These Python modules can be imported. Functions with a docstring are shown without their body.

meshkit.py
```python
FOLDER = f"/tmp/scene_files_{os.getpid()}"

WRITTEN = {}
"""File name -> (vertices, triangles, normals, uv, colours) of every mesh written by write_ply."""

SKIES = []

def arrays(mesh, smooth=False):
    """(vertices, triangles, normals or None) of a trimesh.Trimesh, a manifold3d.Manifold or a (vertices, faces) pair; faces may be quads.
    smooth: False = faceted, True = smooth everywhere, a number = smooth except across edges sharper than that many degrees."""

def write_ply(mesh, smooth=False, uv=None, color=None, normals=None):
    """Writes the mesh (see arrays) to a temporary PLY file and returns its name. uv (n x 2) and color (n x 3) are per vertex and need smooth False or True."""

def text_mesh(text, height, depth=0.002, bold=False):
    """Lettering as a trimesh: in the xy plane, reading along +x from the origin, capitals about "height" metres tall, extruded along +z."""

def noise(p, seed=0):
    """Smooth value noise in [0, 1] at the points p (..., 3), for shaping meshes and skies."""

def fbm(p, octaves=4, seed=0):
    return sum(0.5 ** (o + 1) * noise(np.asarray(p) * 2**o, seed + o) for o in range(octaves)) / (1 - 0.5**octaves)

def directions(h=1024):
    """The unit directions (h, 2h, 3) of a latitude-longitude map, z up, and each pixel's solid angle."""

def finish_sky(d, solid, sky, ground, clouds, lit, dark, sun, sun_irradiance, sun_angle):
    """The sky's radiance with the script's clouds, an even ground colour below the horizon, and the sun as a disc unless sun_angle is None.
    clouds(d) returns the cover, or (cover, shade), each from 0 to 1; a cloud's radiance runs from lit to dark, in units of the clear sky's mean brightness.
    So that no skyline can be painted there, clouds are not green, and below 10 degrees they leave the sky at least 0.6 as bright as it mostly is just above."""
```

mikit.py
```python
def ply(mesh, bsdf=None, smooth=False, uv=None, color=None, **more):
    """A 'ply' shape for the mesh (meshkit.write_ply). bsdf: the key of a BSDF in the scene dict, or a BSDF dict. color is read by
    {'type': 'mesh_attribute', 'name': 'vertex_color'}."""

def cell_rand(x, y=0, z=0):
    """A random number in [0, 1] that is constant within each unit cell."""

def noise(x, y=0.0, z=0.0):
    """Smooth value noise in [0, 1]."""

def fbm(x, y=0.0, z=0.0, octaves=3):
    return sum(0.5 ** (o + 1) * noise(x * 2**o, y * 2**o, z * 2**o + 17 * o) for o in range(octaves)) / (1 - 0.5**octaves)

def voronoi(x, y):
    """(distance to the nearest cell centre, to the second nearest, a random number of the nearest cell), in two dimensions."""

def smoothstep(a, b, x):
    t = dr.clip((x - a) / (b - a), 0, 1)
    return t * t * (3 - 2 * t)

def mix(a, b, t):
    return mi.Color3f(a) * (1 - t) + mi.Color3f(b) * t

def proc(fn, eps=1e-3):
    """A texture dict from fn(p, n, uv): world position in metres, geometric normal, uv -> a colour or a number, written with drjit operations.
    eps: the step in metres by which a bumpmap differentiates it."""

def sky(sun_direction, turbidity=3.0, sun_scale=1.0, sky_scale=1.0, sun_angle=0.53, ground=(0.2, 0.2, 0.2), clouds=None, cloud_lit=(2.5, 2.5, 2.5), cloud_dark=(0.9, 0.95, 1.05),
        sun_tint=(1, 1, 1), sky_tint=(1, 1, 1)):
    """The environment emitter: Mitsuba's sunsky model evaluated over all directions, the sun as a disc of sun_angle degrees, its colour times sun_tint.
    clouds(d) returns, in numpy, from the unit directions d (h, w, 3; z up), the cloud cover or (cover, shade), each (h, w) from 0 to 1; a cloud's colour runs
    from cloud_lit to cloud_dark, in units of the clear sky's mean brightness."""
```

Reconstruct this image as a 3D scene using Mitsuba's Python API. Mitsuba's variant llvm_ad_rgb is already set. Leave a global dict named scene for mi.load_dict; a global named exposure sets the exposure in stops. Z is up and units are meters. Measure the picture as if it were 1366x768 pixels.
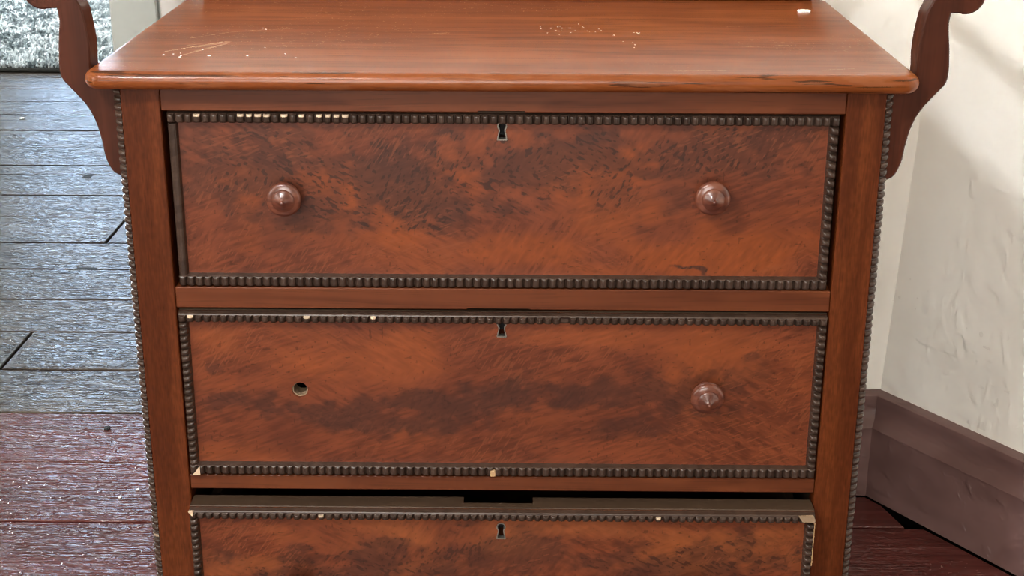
import math, random
import numpy as np, trimesh
import drjit as dr
import mitsuba as mi
import mikit, meshkit
from mikit import proc, noise, fbm, voronoi, cell_rand, smoothstep, mix
from manifold3d import Manifold, CrossSection
from shapely.geometry import Polygon, box as sbox, Point
from shapely.ops import unary_union

rng = np.random.default_rng(7)
random.seed(7)
T = mi.ScalarTransform4f
scene, labels = {}, {}

# ------------------------------------------------------------------ camera, light, exposure
Z0 = 0.84                                   # height of the underside of the chest's top above the floor
exposure = 1.0
CAM = np.array([0.0222, -1.6847, Z0 + 0.3654])
YAW, PITCH, ROLL, FPX = -0.0062, 0.3493, 0.0046, 1946.7
_f = np.array([math.sin(YAW) * math.cos(PITCH), math.cos(YAW) * math.cos(PITCH), -math.sin(PITCH)])
_r0 = np.array([math.cos(YAW), -math.sin(YAW), 0.0])
_u0 = np.cross(_r0, _f)
_r = math.cos(ROLL) * _r0 + math.sin(ROLL) * _u0
_u = -math.sin(ROLL) * _r0 + math.cos(ROLL) * _u0
_M = np.eye(4)
_M[:3, 0], _M[:3, 1], _M[:3, 2], _M[:3, 3] = -_r, _u, _f, CAM
scene['camera'] = {'type': 'perspective', 'fov': 2 * math.degrees(math.atan(683 / FPX)), 'fov_axis': 'x',
                   'near_clip': 0.05, 'far_clip': 60.0, 'to_world': T(_M)}
HANG_POS, HANG_R, HANG_RAD = (-1.05, -1.45, 2.30), 0.10, (190, 197, 202)        # globe that hangs from the ceiling
LAMP_POS, LAMP_R, LAMP_RAD = (-0.36, -0.95, 1.72), 0.030, (230, 225, 212)      # bulb of a standing lamp, left of the camera
PARLOUR_LOW, PARLOUR_HIGH = (0.95, 1.68, 2.75), (1.22, 1.24, 1.30)         # daylight in the lower and upper sash of the far room's end window
RUG_FILL = (27.0, 30.0, 31.0)                                        # fill for the rug, from a side window added to that room
FILL_FRONT, FILL_LEFT = (6.4, 6.35, 6.0), (2.6, 2.6, 2.5)                 # fill light of unseen windows added behind and left of the camera

# ------------------------------------------------------------------ materials (colour, grain and wear; the door casing also holds shade)
def two(b): return {'type': 'twosided', 'bsdf': b}
def pr(color, rough=0.5, spec=0.5, **k):
    c = color if isinstance(color, dict) else {'type': 'rgb', 'value': list(color)}
    return {'type': 'principled', 'base_color': c, 'roughness': rough, 'specular': spec, **k}
def mat(name, b): scene[name] = two(b); return name

def grain(a, b, c, la, lb, sd):
    """Long wood fibres: a runs along the grain; b and c across."""
    w = fbm(a * 2.5 + sd, b * 9, c * 9, 2)
    bb = b + 0.02 * (w - 0.5)
    band = fbm(a * la + sd, bb * 55, c * 55 + sd, 3)
    pore = noise(a * la * 9, bb * lb, c * lb + sd)
    return band, pore

def case_vertical(p, n, uv):
    band, pore = grain(p.z, p.x, p.y, 5.0, 650, 3.0)
    c = mix((0.05276, 0.0111, 0.002728), (0.077, 0.0174, 0.0044), smoothstep(0.3, 0.72, band))
    fine = noise(p.z * 110, p.x * 900, p.y * 900)
    speck = fbm(p.z * 160, p.x * 260, p.y * 260, 3)
    return c * (0.72 + 0.34 * fine + 0.30 * speck) * (1 - 0.12 * smoothstep(0.60, 0.85, pore))
def case_horizontal(p, n, uv):
    band, pore = grain(p.x, p.z, p.y, 2.2, 700, 9.0)
    worn = smoothstep(0.52, 0.72, fbm(p.x * 7, p.z * 30, 4.0, 3))
    c = mix((0.05968, 0.01378, 0.004228), (0.08866, 0.02218, 0.007047), smoothstep(0.3, 0.72, band))
    c = mix(c, (0.1151, 0.03091, 0.009864), 0.5 * worn)
    return c * (1 - 0.14 * smoothstep(0.60, 0.85, pore))
def arm_wood(p, n, uv):
    band, pore = grain(p.z, p.x, p.y, 2.8, 520, 21.0)
    c = mix((0.03394, 0.008422, 0.003859), (0.05266, 0.01275, 0.005513), smoothstep(0.28, 0.74, band))
    return c * (1 - 0.12 * smoothstep(0.55, 0.8, pore))

def stroke(x, y, x0, y0, x1, y1, w):
    dx, dy = x1 - x0, y1 - y0
    t = dr.clip(((x - x0) * dx + (y - y0) * dy) / (dx * dx + dy * dy), 0, 1)
    d = dr.sqrt(dr.square(x - x0 - t * dx) + dr.square(y - y0 - t * dy))
    return 1 - smoothstep(w * 0.3, w, d)
SCUFFS = [(-0.418, 0.098, -0.360, 0.164, .0022, .95), (-0.385, 0.130, -0.352, 0.166, .0060, .40), (-0.392, 0.075, -0.352, 0.150, .0020, .50), (-0.384, 0.095, -0.350, 0.158, .0035, .30),
          (-0.405, 0.190, -0.365, 0.232, .0020, .40), (-0.365, 0.232, -0.335, 0.250, .0022, .40), (-0.335, 0.250, -0.285, 0.262, .0018, .35),
          (-0.398, 0.140, -0.384, 0.150, .0030, .30), (-0.425, 0.076, -0.376, 0.079, .0014, .35), (0.375, 0.010, 0.412, 0.018, .0014, .35), (0.30, 0.150, 0.36, 0.165, .0020, .3), (0.20, 0.005, 0.26, 0.004, .0014, .3),
          (-0.095, 0.235, -0.075, 0.238, .0020, .5), (0.30, 0.300, 0.36, 0.306, .0016, .25)]
def top_wood(p, n, uv):
    band, pore = grain(p.x, p.y, p.z, 1.7, 420, 33.0)
    c = mix((0.135, 0.03378, 0.008134), (0.1783, 0.047, 0.01183), smoothstep(0.28, 0.74, band))
    blot = smoothstep(0.45, 0.75, fbm(p.x * 5.5, p.y * 14, 2.0, 4))
    c = mix(c, (0.2205, 0.06463, 0.01775), 0.5 * blot)
    dk = smoothstep(0.58, 0.78, fbm(p.x * 6 + 7, p.y * 34, 5.0, 3))
    c = mix(c, (0.0945, 0.02203, 0.005669), 0.45 * dk)
    c = c * (1 - 0.22 * smoothstep(0.58, 0.85, pore))
    split = 1 - smoothstep(0.0006, 0.0016, dr.abs(p.y - 0.066 - 0.004 * (noise(p.x * 9, 1.0, 0.0) - 0.5)))       # joint of the two boards
    c = mix(c, (0.063, 0.01909, 0.005916), 0.55 * split * smoothstep(0.3, 0.5, noise(p.x * 5, 3.0, 0.0)))
    ragged = 0.45 + 0.55 * smoothstep(0.3, 0.6, noise(p.x * 300, p.y * 300, 0.0))
    for x0, y0, x1, y1, w, s in SCUFFS:
        c = mix(c, (0.45, 0.2644, 0.143), s * ragged * stroke(p.x, p.y, x0, y0, x1, y1, w))
    dust = smoothstep(0.86, 0.94, noise(p.x * 330, p.y * 330, 7.0)) * smoothstep(0.52, 0.75, fbm(p.x * 6, p.y * 6, 3.0, 2))
    c = mix(c, (0.36, 0.2056, 0.0986), 0.35 * dust)
    lip = smoothstep(-0.014, -0.019, p.y)                # cracks and knocks along the front edge
    nick = smoothstep(0.63, 0.70, fbm(p.x * 14, p.z * 260, 1.0, 3)) * lip
    c = mix(c, (0.021, 0.007, 0.0035), 0.75 * nick)
    rub = smoothstep(0.52, 0.66, fbm(p.x * 26, p.z * 150, 6.0, 3)) * lip
    return mix(c, (0.19, 0.066, 0.026), 0.45 * rub)
def top_bump(p, n, uv): return 0.00025 * fbm(p.x * 26, p.y * 260, p.z * 260, 3)

def veneer(zc, sd, bands, warm, fleck, tilt0=20):
    """Crotch-cut mahogany: short feathered fibres and a ragged dark figure."""
    def fn(p, n, uv):
        x, z = p.x, p.z - zc
        w1 = fbm(x * 6 + sd, z * 9, 1.0, 3) - 0.5
        w2 = fbm(x * 19 + sd, z * 27, 8.0, 3) - 0.5
        w3 = fbm(x * 60 + sd, z * 85, 5.0, 3) - 0.5
        def fibres(deg, le, lf, k):
            cs, sn = math.cos(math.radians(deg)), math.sin(math.radians(deg))
            e, f = x * cs + z * sn + 0.010 * w2, z * cs - x * sn + 0.012 * w1
            return e, f, fbm(e * le + sd + k, f * lf, 3.0 + k, 3)
        pa = smoothstep(0.40, 0.60, fbm(x * 7 + sd, z * 12, 11.0, 2))
        pb = smoothstep(0.42, 0.62, fbm(x * 9 + sd, z * 15, 15.0, 2))
        e1, f1, s1 = fibres(tilt0, 55, 330, 0)
        e2, f2, s2 = fibres(tilt0 - 48, 70, 300, 5)
        e3, f3, s3 = fibres(tilt0 + 36, 75, 310, 9)
        fib = s1 * (1 - pa) + pa * (s2 * (1 - pb) + s3 * pb)
        mott = fbm(x * 45 + sd, z * 70, 6.0, 3)
        broad = fbm(x * 7 + sd, z * 22 + 3 * w1, 2.0, 3)
        col = mix((0.06839, 0.01391, 0.004477), (0.1129, 0.0251, 0.00819), smoothstep(0.28, 0.72, 0.5 * broad + 0.25 * fib + 0.25 * mott))
        hot = smoothstep(0.46, 0.78, fbm(x * 8 + sd + 5, z * 18 + 1.2 * x, 3.0, 3))
        col = mix(col, warm, 0.85 * hot)
        m = mi.Float(0)
        for bx, bz, rx, rz, tilt, s in bands:
            u = (x - bx) / rx
            v = (z - bz - tilt * (x - bx) + 0.06 * w1 + 0.045 * w2) / rz
            m = dr.maximum(m, s * (1 - smoothstep(0.30, 1.1, dr.sqrt(u * u + v * v) + 1.1 * w2 + 1.3 * w3)))
        col = mix(col, (0.02863, 0.009158, 0.00546), 0.72 * m)
        col = col * (0.74 + 0.52 * fib)
        spots = noise(e2 * 170 + sd, f2 * 420, 3.0) * (1 - pb) + pb * noise(e3 * 190 + sd, f3 * 400, 8.0)
        fl = smoothstep(0.66, 0.76, spots) * smoothstep(0.30, 0.75, m + 1.1 * w2 + 0.5 * w1) * fleck
        col = mix(col, (0.0159, 0.005088, 0.003276), 0.75 * fl)
        pit = smoothstep(0.86, 0.93, noise(x * 260, z * 290, sd))
        col = col * (1 - 0.3 * pit)
        lt = smoothstep(0.66, 0.82, noise(e1 * 90 + sd, f1 * 620, 9.0) * pa + (1 - pa) * noise(e3 * 95, f3 * 640, 2.0)) * smoothstep(0.42, 0.65, fbm(x * 9, z * 14, sd, 2))
        return mix(col, (0.159, 0.04477, 0.01529), 0.36 * lt)
    return fn

def floor_paint(base, dark, worn, wf, sd):
    def fn(p, n, uv):
        row = cell_rand(dr.floor(p.y / 0.205), 3, sd)
        g = fbm(p.x * 4 + row * 40, p.y * 60, 1.0, 3)
        c = mix(base, dark, smoothstep(0.35, 0.72, g) * 0.8)
        c = c * (0.82 + 0.36 * row)
        wr = smoothstep(wf, wf + 0.2, fbm(p.x * 9 + row * 9, p.y * 42, 6.0, 4))
        c = mix(c, worn, 0.6 * wr)
        fleck = smoothstep(0.91, 0.95, noise(p.x * 190, p.y * 260, 5.0)) * smoothstep(0.5, 0.7, fbm(p.x * 7, p.y * 12, 2.0, 2))
        return mix(c, (0.30, 0.22, 0.19), 0.35 * fleck)
    return fn
def floor_bump(p, n, uv):
    lump = smoothstep(0.62, 0.80, noise(p.x * 120, p.y * 190, 8.0))
    return 0.0021 * fbm(p.x * 62, p.y * 110, 2.0, 4) + 0.0011 * noise(p.x * 28, p.y * 430, 4.0) + 0.0011 * lump
def floor_rough(p, n, uv):
    return 0.16 + 0.15 * fbm(p.x * 8, p.y * 20, 3.0, 3)

def plaster_col(p, n, uv):
    m = fbm(p.x * 5, p.y * 5, p.z * 5, 3)
    c = mix((0.815, 0.795, 0.735), (0.855, 0.84, 0.785), smoothstep(0.3, 0.7, m))
    q = p.x * 0.56 - p.y * 0.83
    chip_glint = smoothstep(0.89, 0.93, noise(q * 105, p.z * 105, 4.0)) * smoothstep(0.58, 0.66, fbm(q * 14, p.z * 14, 2.0, 2))
    return mix(c, (0.56, 0.54, 0.49), 0.35 * chip_glint)
def plaster_bump(p, n, uv):
    q = p.x * 0.56 - p.y * 0.83
    a = fbm(q * 13, p.z * 13, 1.0, 3)
    w = 0.9 * fbm(q * 25, p.z * 25, 2.0, 2)
    ridge = smoothstep(0.70, 0.78, noise(q * 34 + 5 + w, p.z * 50 - w, 4.0)) + 0.8 * smoothstep(0.76, 0.84, noise(q * 120 + w, p.z * 60 + 2 * w, 9.0))
    return 0.0036 * a + 0.0011 * ridge + 0.0009 * fbm(q * 70, p.z * 70, 3.0, 3)
def skirting_col(p, n, uv):
    m = fbm(p.x * 12, p.y * 12, p.z * 14, 3)
    c = mix((0.1225, 0.06804, 0.06272), (0.1625, 0.09288, 0.08624), smoothstep(0.3, 0.7, m))
    return c
def skirting_bump(p, n, uv):
    q = p.x * 0.56 - p.y * 0.83
    return 0.0012 * fbm(q * 45, p.z * 40, 1.0, 3) + 0.0016 * smoothstep(0.74, 0.82, fbm(q * 60 + p.z * 40, p.z * 90, 7.0, 2))
def knob_col(p, n, uv):
    band = fbm(p.x * 60, p.z * 160, p.y * 60, 3)
    return mix((0.062, 0.018, 0.0115), (0.115, 0.036, 0.020), smoothstep(0.3, 0.7, band))
def drawer_box_col(p, n, uv):
    g = fbm(p.x * 7, p.y * 60, p.z * 60, 3)
    return mix((0.027, 0.0150, 0.0085), (0.046, 0.0265, 0.0150), g)
def rug_col(p, n, uv):
    t = fbm(p.x * 42, p.y * 24, 2.0, 3)
    c = mix((0.22, 0.25, 0.25), (0.80, 0.81, 0.79), smoothstep(0.36, 0.60, t))
    return c * (0.75 + 0.5 * cell_rand(dr.floor(p.x * 110), dr.floor(p.y * 60), 1))

mat('wood_case', pr(proc(case_vertical), 0.36, 0.16))
mat('wood_rail', pr(proc(case_horizontal), 0.40, 0.22))
mat('wood_arm', pr(proc(arm_wood), 0.38, 0.18))
mat('wood_top', {'type': 'bumpmap', 'arbitrary': proc(top_bump, 0.0006), 'bsdf': pr(proc(top_wood), 0.25, 0.28)})
V1 = veneer(Z0 - 0.141, 3.0, [(-0.27, 0.030, 0.19, 0.055, 0.0, 0.8), (-0.10, 0.022, 0.16, 0.075, -0.1, 1.0), (0.06, 0.045, 0.20, 0.050, 0.0, 0.95),
                              (0.25, 0.060, 0.17, 0.045, 0.1, 0.8), (-0.22, -0.018, 0.10, 0.04, 0.25, 0.7), (0.235, -0.083, 0.035, 0.005, 0.12, 1.2), (0.13, 0.02, 0.10, 0.05, -0.2, 0.6)],
            (0.1488, 0.03058, 0.005225), 1.0)
V2 = veneer(Z0 - 0.397, 11.0, [(-0.30, -0.012, 0.13, 0.024, 0.0, 0.8), (-0.20, -0.022, 0.11, 0.026, -0.05, 0.9), (-0.08, -0.020, 0.11, 0.026, 0.0, 0.95), (0.02, 0.004, 0.10, 0.032, 0.25, 1.0),
                               (0.12, 0.018, 0.12, 0.030, 0.1, 0.95), (0.22, 0.008, 0.12, 0.042, -0.1, 0.85), (0.17, -0.035, 0.10, 0.024, 0.1, 0.7)],
            (0.1535, 0.0345, 0.0088), 0.35)
V3 = veneer(Z0 - 0.650, 27.0, [(-0.20, 0.020, 0.20, 0.045, 0.1, 0.9), (0.0, 0.030, 0.15, 0.05, -0.1, 0.8), (0.22, 0.015, 0.18, 0.05, 0.15, 0.8)],
            (0.1628, 0.04312, 0.0121), 0.8)
for k, v in (('veneer_top', V1), ('veneer_middle', V2), ('veneer_low', V3)):
    mat(k, pr(proc(v), 0.42, 0.30))
mat('moulding_paint', pr({'type': 'mesh_attribute', 'name': 'vertex_color'}, 0.24, 0.36))
mat('knob_wood', pr(proc(knob_col), 0.24, 0.6))
mat('drawer_wood', pr(proc(drawer_box_col), 0.55, 0.3))
mat('bare_wood', pr((0.50, 0.37, 0.25), 0.6, 0.3))
mat('tan_wood', pr((0.36, 0.23, 0.12), 0.6, 0.3))
mat('old_bare_wood', pr((0.20, 0.135, 0.085), 0.6, 0.3))
mat('dark_wood', pr((0.030, 0.018, 0.012), 0.6, 0.3))
mat('old_metal', pr((0.17, 0.155, 0.135), 0.42, 0.5, metallic=0.7))
mat('red_floor', {'type': 'bumpmap', 'arbitrary': proc(floor_bump, 0.0012),
                  'bsdf': pr(proc(floor_paint((0.088, 0.021, 0.018), (0.060, 0.015, 0.013), (0.115, 0.034, 0.030), 0.55, 1)), proc(floor_rough), 0.5)})
mat('brown_floor', {'type': 'bumpmap', 'arbitrary': proc(floor_bump, 0.0012),
                    'bsdf': pr(proc(floor_paint((0.058, 0.040, 0.031), (0.028, 0.019, 0.015), (0.105, 0.078, 0.058), 0.52, 2)), proc(floor_rough), 0.5)})
mat('plaster', {'type': 'bumpmap', 'arbitrary': proc(plaster_bump, 0.0015), 'bsdf': pr(proc(plaster_col), 0.55, 0.35)})
mat('white_paint', pr((0.74, 0.72, 0.64), 0.45, 0.4))
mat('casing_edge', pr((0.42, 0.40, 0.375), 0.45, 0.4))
mat('casing_shaded', pr((0.31, 0.325, 0.30), 0.45, 0.4))  # white casing made grey: its weaker light is put into the colour
mat('grey_wall', pr((0.24, 0.25, 0.25), 0.7, 0.3))
mat('buff_wall', pr((0.52, 0.47, 0.39), 0.7, 0.3))
mat('pale_wall', pr((0.80, 0.78, 0.72), 0.7, 0.3))
mat('skirting', {'type': 'bumpmap', 'arbitrary': proc(skirting_bump, 0.001), 'bsdf': pr(proc(skirting_col), 0.40, 0.45)})
mat('under_floor', pr((0.012, 0.009, 0.008), 0.9, 0.1))
mat('rug_wool', pr(proc(rug_col), 0.9, 0.1))
mat('rug_edge', pr((0.055, 0.052, 0.045), 0.9, 0.1))
mat('flake_white', pr((0.86, 0.85, 0.82), 0.6, 0.3))
mat('crumb_tan', pr((0.62, 0.52, 0.40), 0.7, 0.3))
mat('black_bit', pr((0.012, 0.010, 0.010), 0.7, 0.3))
mat('brass', pr((0.45, 0.32, 0.13), 0.35, 0.5, metallic=1.0))

# ------------------------------------------------------------------ shape helpers
def add(key, mesh, bsdf, smooth=30, label=None, cat=None, group=None, kind=None, **k):
    assert key not in scene, key
    scene[key] = mikit.ply(mesh, bsdf, smooth=smooth, **k)
    d = {x: y for x, y in (('label', label), ('category', cat), ('group', group), ('kind', kind)) if y}
    if d: labels[key] = d
    return key
def numbered(key):
    if key not in scene: return key
    i = 1
    while f'{key}_{i:03d}' in scene: i += 1
    return f'{key}_{i:03d}'
def tm(m):
    me = m.to_mesh()
    return trimesh.Trimesh(me.vert_properties[:, :3], me.tri_verts, process=False)
def mcube(x0, x1, y0, y1, z0, z1):
    return Manifold.cube([x1 - x0, y1 - y0, z1 - z0]).translate([x0, y0, z0])
def mbox(x0, x1, y0, y1, z0, z1, b=0.0):
    """Box with chamfered edges, as a Manifold."""
    if b <= 0: return mcube(x0, x1, y0, y1, z0, z1)
    return Manifold.batch_hull([mcube(x0, x1, y0 + b, y1 - b, z0 + b, z1 - b), mcube(x0 + b, x1 - b, y0, y1, z0 + b, z1 - b), mcube(x0 + b, x1 - b, y0 + b, y1 - b, z0, z1)])
def cbox(*a): return tm(mbox(*a))
def cat(*ms): return trimesh.util.concatenate([m if isinstance(m, trimesh.Trimesh) else tm(m) for m in ms])
def front_plate(poly, y0, y1, bevel=0.0):
    """A polygon in the (x, z) plane made thick from y0 (front) to y1."""
    if bevel:
        parts = [trimesh.creation.extrude_polygon(poly, y1 - y0 - bevel, engine='earcut')]
        m = parts[0]
        m.apply_transform([[1, 0, 0, 0], [0, 0, -1, y1], [0, 1, 0, 0], [0, 0, 0, 1]])
        inner = poly.buffer(-bevel, join_style=2)
        a, b = np.array(poly.exterior.coords)[:-1], None
        # chamfer ring: move each outer vertex inward along its mitre
        n = len(a); pv, nx = np.roll(a, 1, 0), np.roll(a, -1, 0)
        s = 1 if poly.exterior.is_ccw else -1
        def nrm(d): d = d / np.linalg.norm(d, axis=1, keepdims=True); return s * np.stack([-d[:, 1], d[:, 0]], 1)
        n1, n2 = nrm(a - pv), nrm(nx - a)
        bis = n1 + n2; bis /= np.maximum(np.linalg.norm(bis, axis=1, keepdims=True), 1e-9)
        c = np.clip((bis * n1).sum(1, keepdims=True), 0.5, 1)
        b = a + bis * bevel / c
        ring = np.vstack([np.column_stack([a[:, 0], np.full(n, y0 + bevel), a[:, 1]]), np.column_stack([b[:, 0], np.full(n, y0), b[:, 1]])])
        i = np.arange(n); j = (i + 1) % n
        f = np.vstack([np.stack([i, j, j + n], 1), np.stack([i, j + n, i + n], 1)])
        if s < 0: f = f[:, ::-1]
        cap = trimesh.creation.extrude_polygon(Polygon(b), 1e-5, engine='earcut')
        cap.apply_transform([[1, 0, 0, 0], [0, 0, -1, y0 + 1e-5], [0, 1, 0, 0], [0, 0, 0, 1]])
        return trimesh.util.concatenate([m, trimesh.Trimesh(ring, f, process=False), cap])
    m = trimesh.creation.extrude_polygon(poly, y1 - y0, engine='earcut')
    m.apply_transform([[1, 0, 0, 0], [0, 0, -1, y1], [0, 1, 0, 0], [0, 0, 0, 1]])
    return m
def up_plate(poly, z0, z1):
    m = trimesh.creation.extrude_polygon(poly, z1 - z0, engine='earcut')
    m.apply_translation([0, 0, z0])
    return m
def loft(rings, closed=True, caps=True):
    rings = [np.asarray(r, float) for r in rings]
    n, k = len(rings[0]), len(rings)
    v = np.vstack(rings); f = []
    for a in range(k - 1):
        i = np.arange(n if closed else n - 1); j = (i + 1) % n
        f.append(np.stack([a * n + i, a * n + j, (a + 1) * n + j], 1)); f.append(np.stack([a * n + i, (a + 1) * n + j, (a + 1) * n + i], 1))
    if caps:
        for base, rev in ((0, True), ((k - 1) * n, False)):
            c = len(v); v = np.vstack([v, v[base:base + n].mean(0)])
            i = np.arange(n); j = (i + 1) % n
            f.append(np.stack([base + j, base + i, np.full(n, c)], 1) if rev else np.stack([base + i, base + j, np.full(n, c)], 1))
    return trimesh.Trimesh(v, np.vstack(f), process=False)
def lathe(profile, n=40):
    """profile: (radius, y) pairs, turned about the y axis."""
    a = np.arange(n) * 2 * np.pi / n
    return loft([np.stack([r * np.cos(a), np.full(n, y), -r * np.sin(a)], 1)[::-1] for r, y in profile])
def smooth_curve(pts, n=10):
    """Catmull-Rom through the points."""
    p = np.asarray(pts, float); q = np.vstack([2 * p[0] - p[1], p, 2 * p[-1] - p[-2]]); out = []
    for i in range(1, len(q) - 2):
        for t in np.arange(n) / n:
            out.append(0.5 * (2 * q[i] + (q[i + 1] - q[i - 1]) * t + (2 * q[i - 1] - 5 * q[i] + 4 * q[i + 1] - q[i + 2]) * t**2 + (3 * q[i] - q[i - 1] - 3 * q[i + 1] + q[i + 2]) * t**3))
    return np.vstack([out, p[-1:]])

# ------------------------------------------------------------------ the setting
CEIL, FCEIL = 3.0, 3.5
WY = 0.609                                         # face of the back wall
WN = np.array([0.8247, 0.5655]); WD = np.array([0.5655, -0.8247])
WC = np.array([(0.872 - 0.5655 * WY) / 0.8247, WY])        # where the back wall meets the slanting wall
WE = WC + WD * 4.6                                  # its far end
LEFT, FRONT = -2.7, -4.2
OPEN_L, OPEN_R = -1.75, -0.62                        # doorway to the far room
FX0, FX1, FY1 = -5.4, 0.9, 7.3                        # far room

def struct(key, mesh, bsdf, smooth=False, **k): return add(key, mesh, bsdf, smooth=smooth, kind='structure', **k)

struct('wall_back', cat(mbox(OPEN_R, WC[0] + 0.02, WY, WY + 0.14, 0, CEIL), mbox(LEFT, OPEN_L, WY, WY + 0.14, 0, CEIL), mbox(OPEN_L, OPEN_R, WY, WY + 0.14, 2.3, CEIL)), 'plaster')
def slanted(p, z):                                   # the wall leans back a little with height
    return np.array([*(p + WN * 0.037 * (z - 0.19)), z])
a, b, t = WC, WE, WN * 0.15
struct('wall_right', loft([[slanted(q, z) for q in (a, b, b + t, a + t)] for z in (0.0, CEIL)]), 'plaster')
added_win4 = (1.3, 2.7, 0.75, 2.45)                       # along the left wall, given by -y
struct('wall_left', cat(mbox(LEFT - 0.15, LEFT, FRONT, -added_win4[1], 0, CEIL), mbox(LEFT - 0.15, LEFT, -added_win4[0], WY + 0.14, 0, CEIL),
                        mbox(LEFT - 0.15, LEFT, -added_win4[1], -added_win4[0], 0, added_win4[2]), mbox(LEFT - 0.15, LEFT, -added_win4[1], -added_win4[0], added_win4[3], CEIL)), 'buff_wall')
added_win2 = (-1.5, 0.4, 0.7, 2.6)
struct('wall_front', cat(mbox(LEFT - .15, added_win2[0], FRONT - 0.15, FRONT, 0, CEIL), mbox(added_win2[1], WE[0] + 0.5, FRONT - 0.15, FRONT, 0, CEIL),
                         mbox(added_win2[0], added_win2[1], FRONT - 0.15, FRONT, 0, added_win2[2]), mbox(added_win2[0], added_win2[1], FRONT - 0.15, FRONT, added_win2[3], CEIL)), 'buff_wall')
struct('wall_side', cbox(WE[0] + 0.1, WE[0] + 0.25, FRONT - 0.15, WE[1] + 0.2, 0, CEIL), 'buff_wall')
struct('ceiling', cat(mbox(LEFT - 0.15, WE[0] + 0.25, FRONT - 0.15, WY + 0.14, CEIL, CEIL + 0.1)), 'buff_wall')
struct('ceiling_parlour', cbox(FX0 - 0.15, FX1 + 0.15, WY + 0.14, FY1 + 0.15, FCEIL, FCEIL + 0.1), 'grey_wall')
added_win3 = (-6.2, -4.3, 0.6, 2.9)                      # along the side wall, given by -y
struct('wall_parlour_left', cat(mbox(FX0 - 0.15, FX0, WY + 0.14, -added_win3[1], 0, FCEIL), mbox(FX0 - 0.15, FX0, -added_win3[0], FY1 + 0.15, 0, FCEIL),
                                mbox(FX0 - 0.15, FX0, -added_win3[1], -added_win3[0], 0, added_win3[2]), mbox(FX0 - 0.15, FX0, -added_win3[1], -added_win3[0], added_win3[3], FCEIL)), 'grey_wall')
struct('wall_parlour_right', cbox(FX1, FX1 + 0.15, WY + 0.14, FY1 + 0.15, 0, FCEIL), 'grey_wall')
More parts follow.
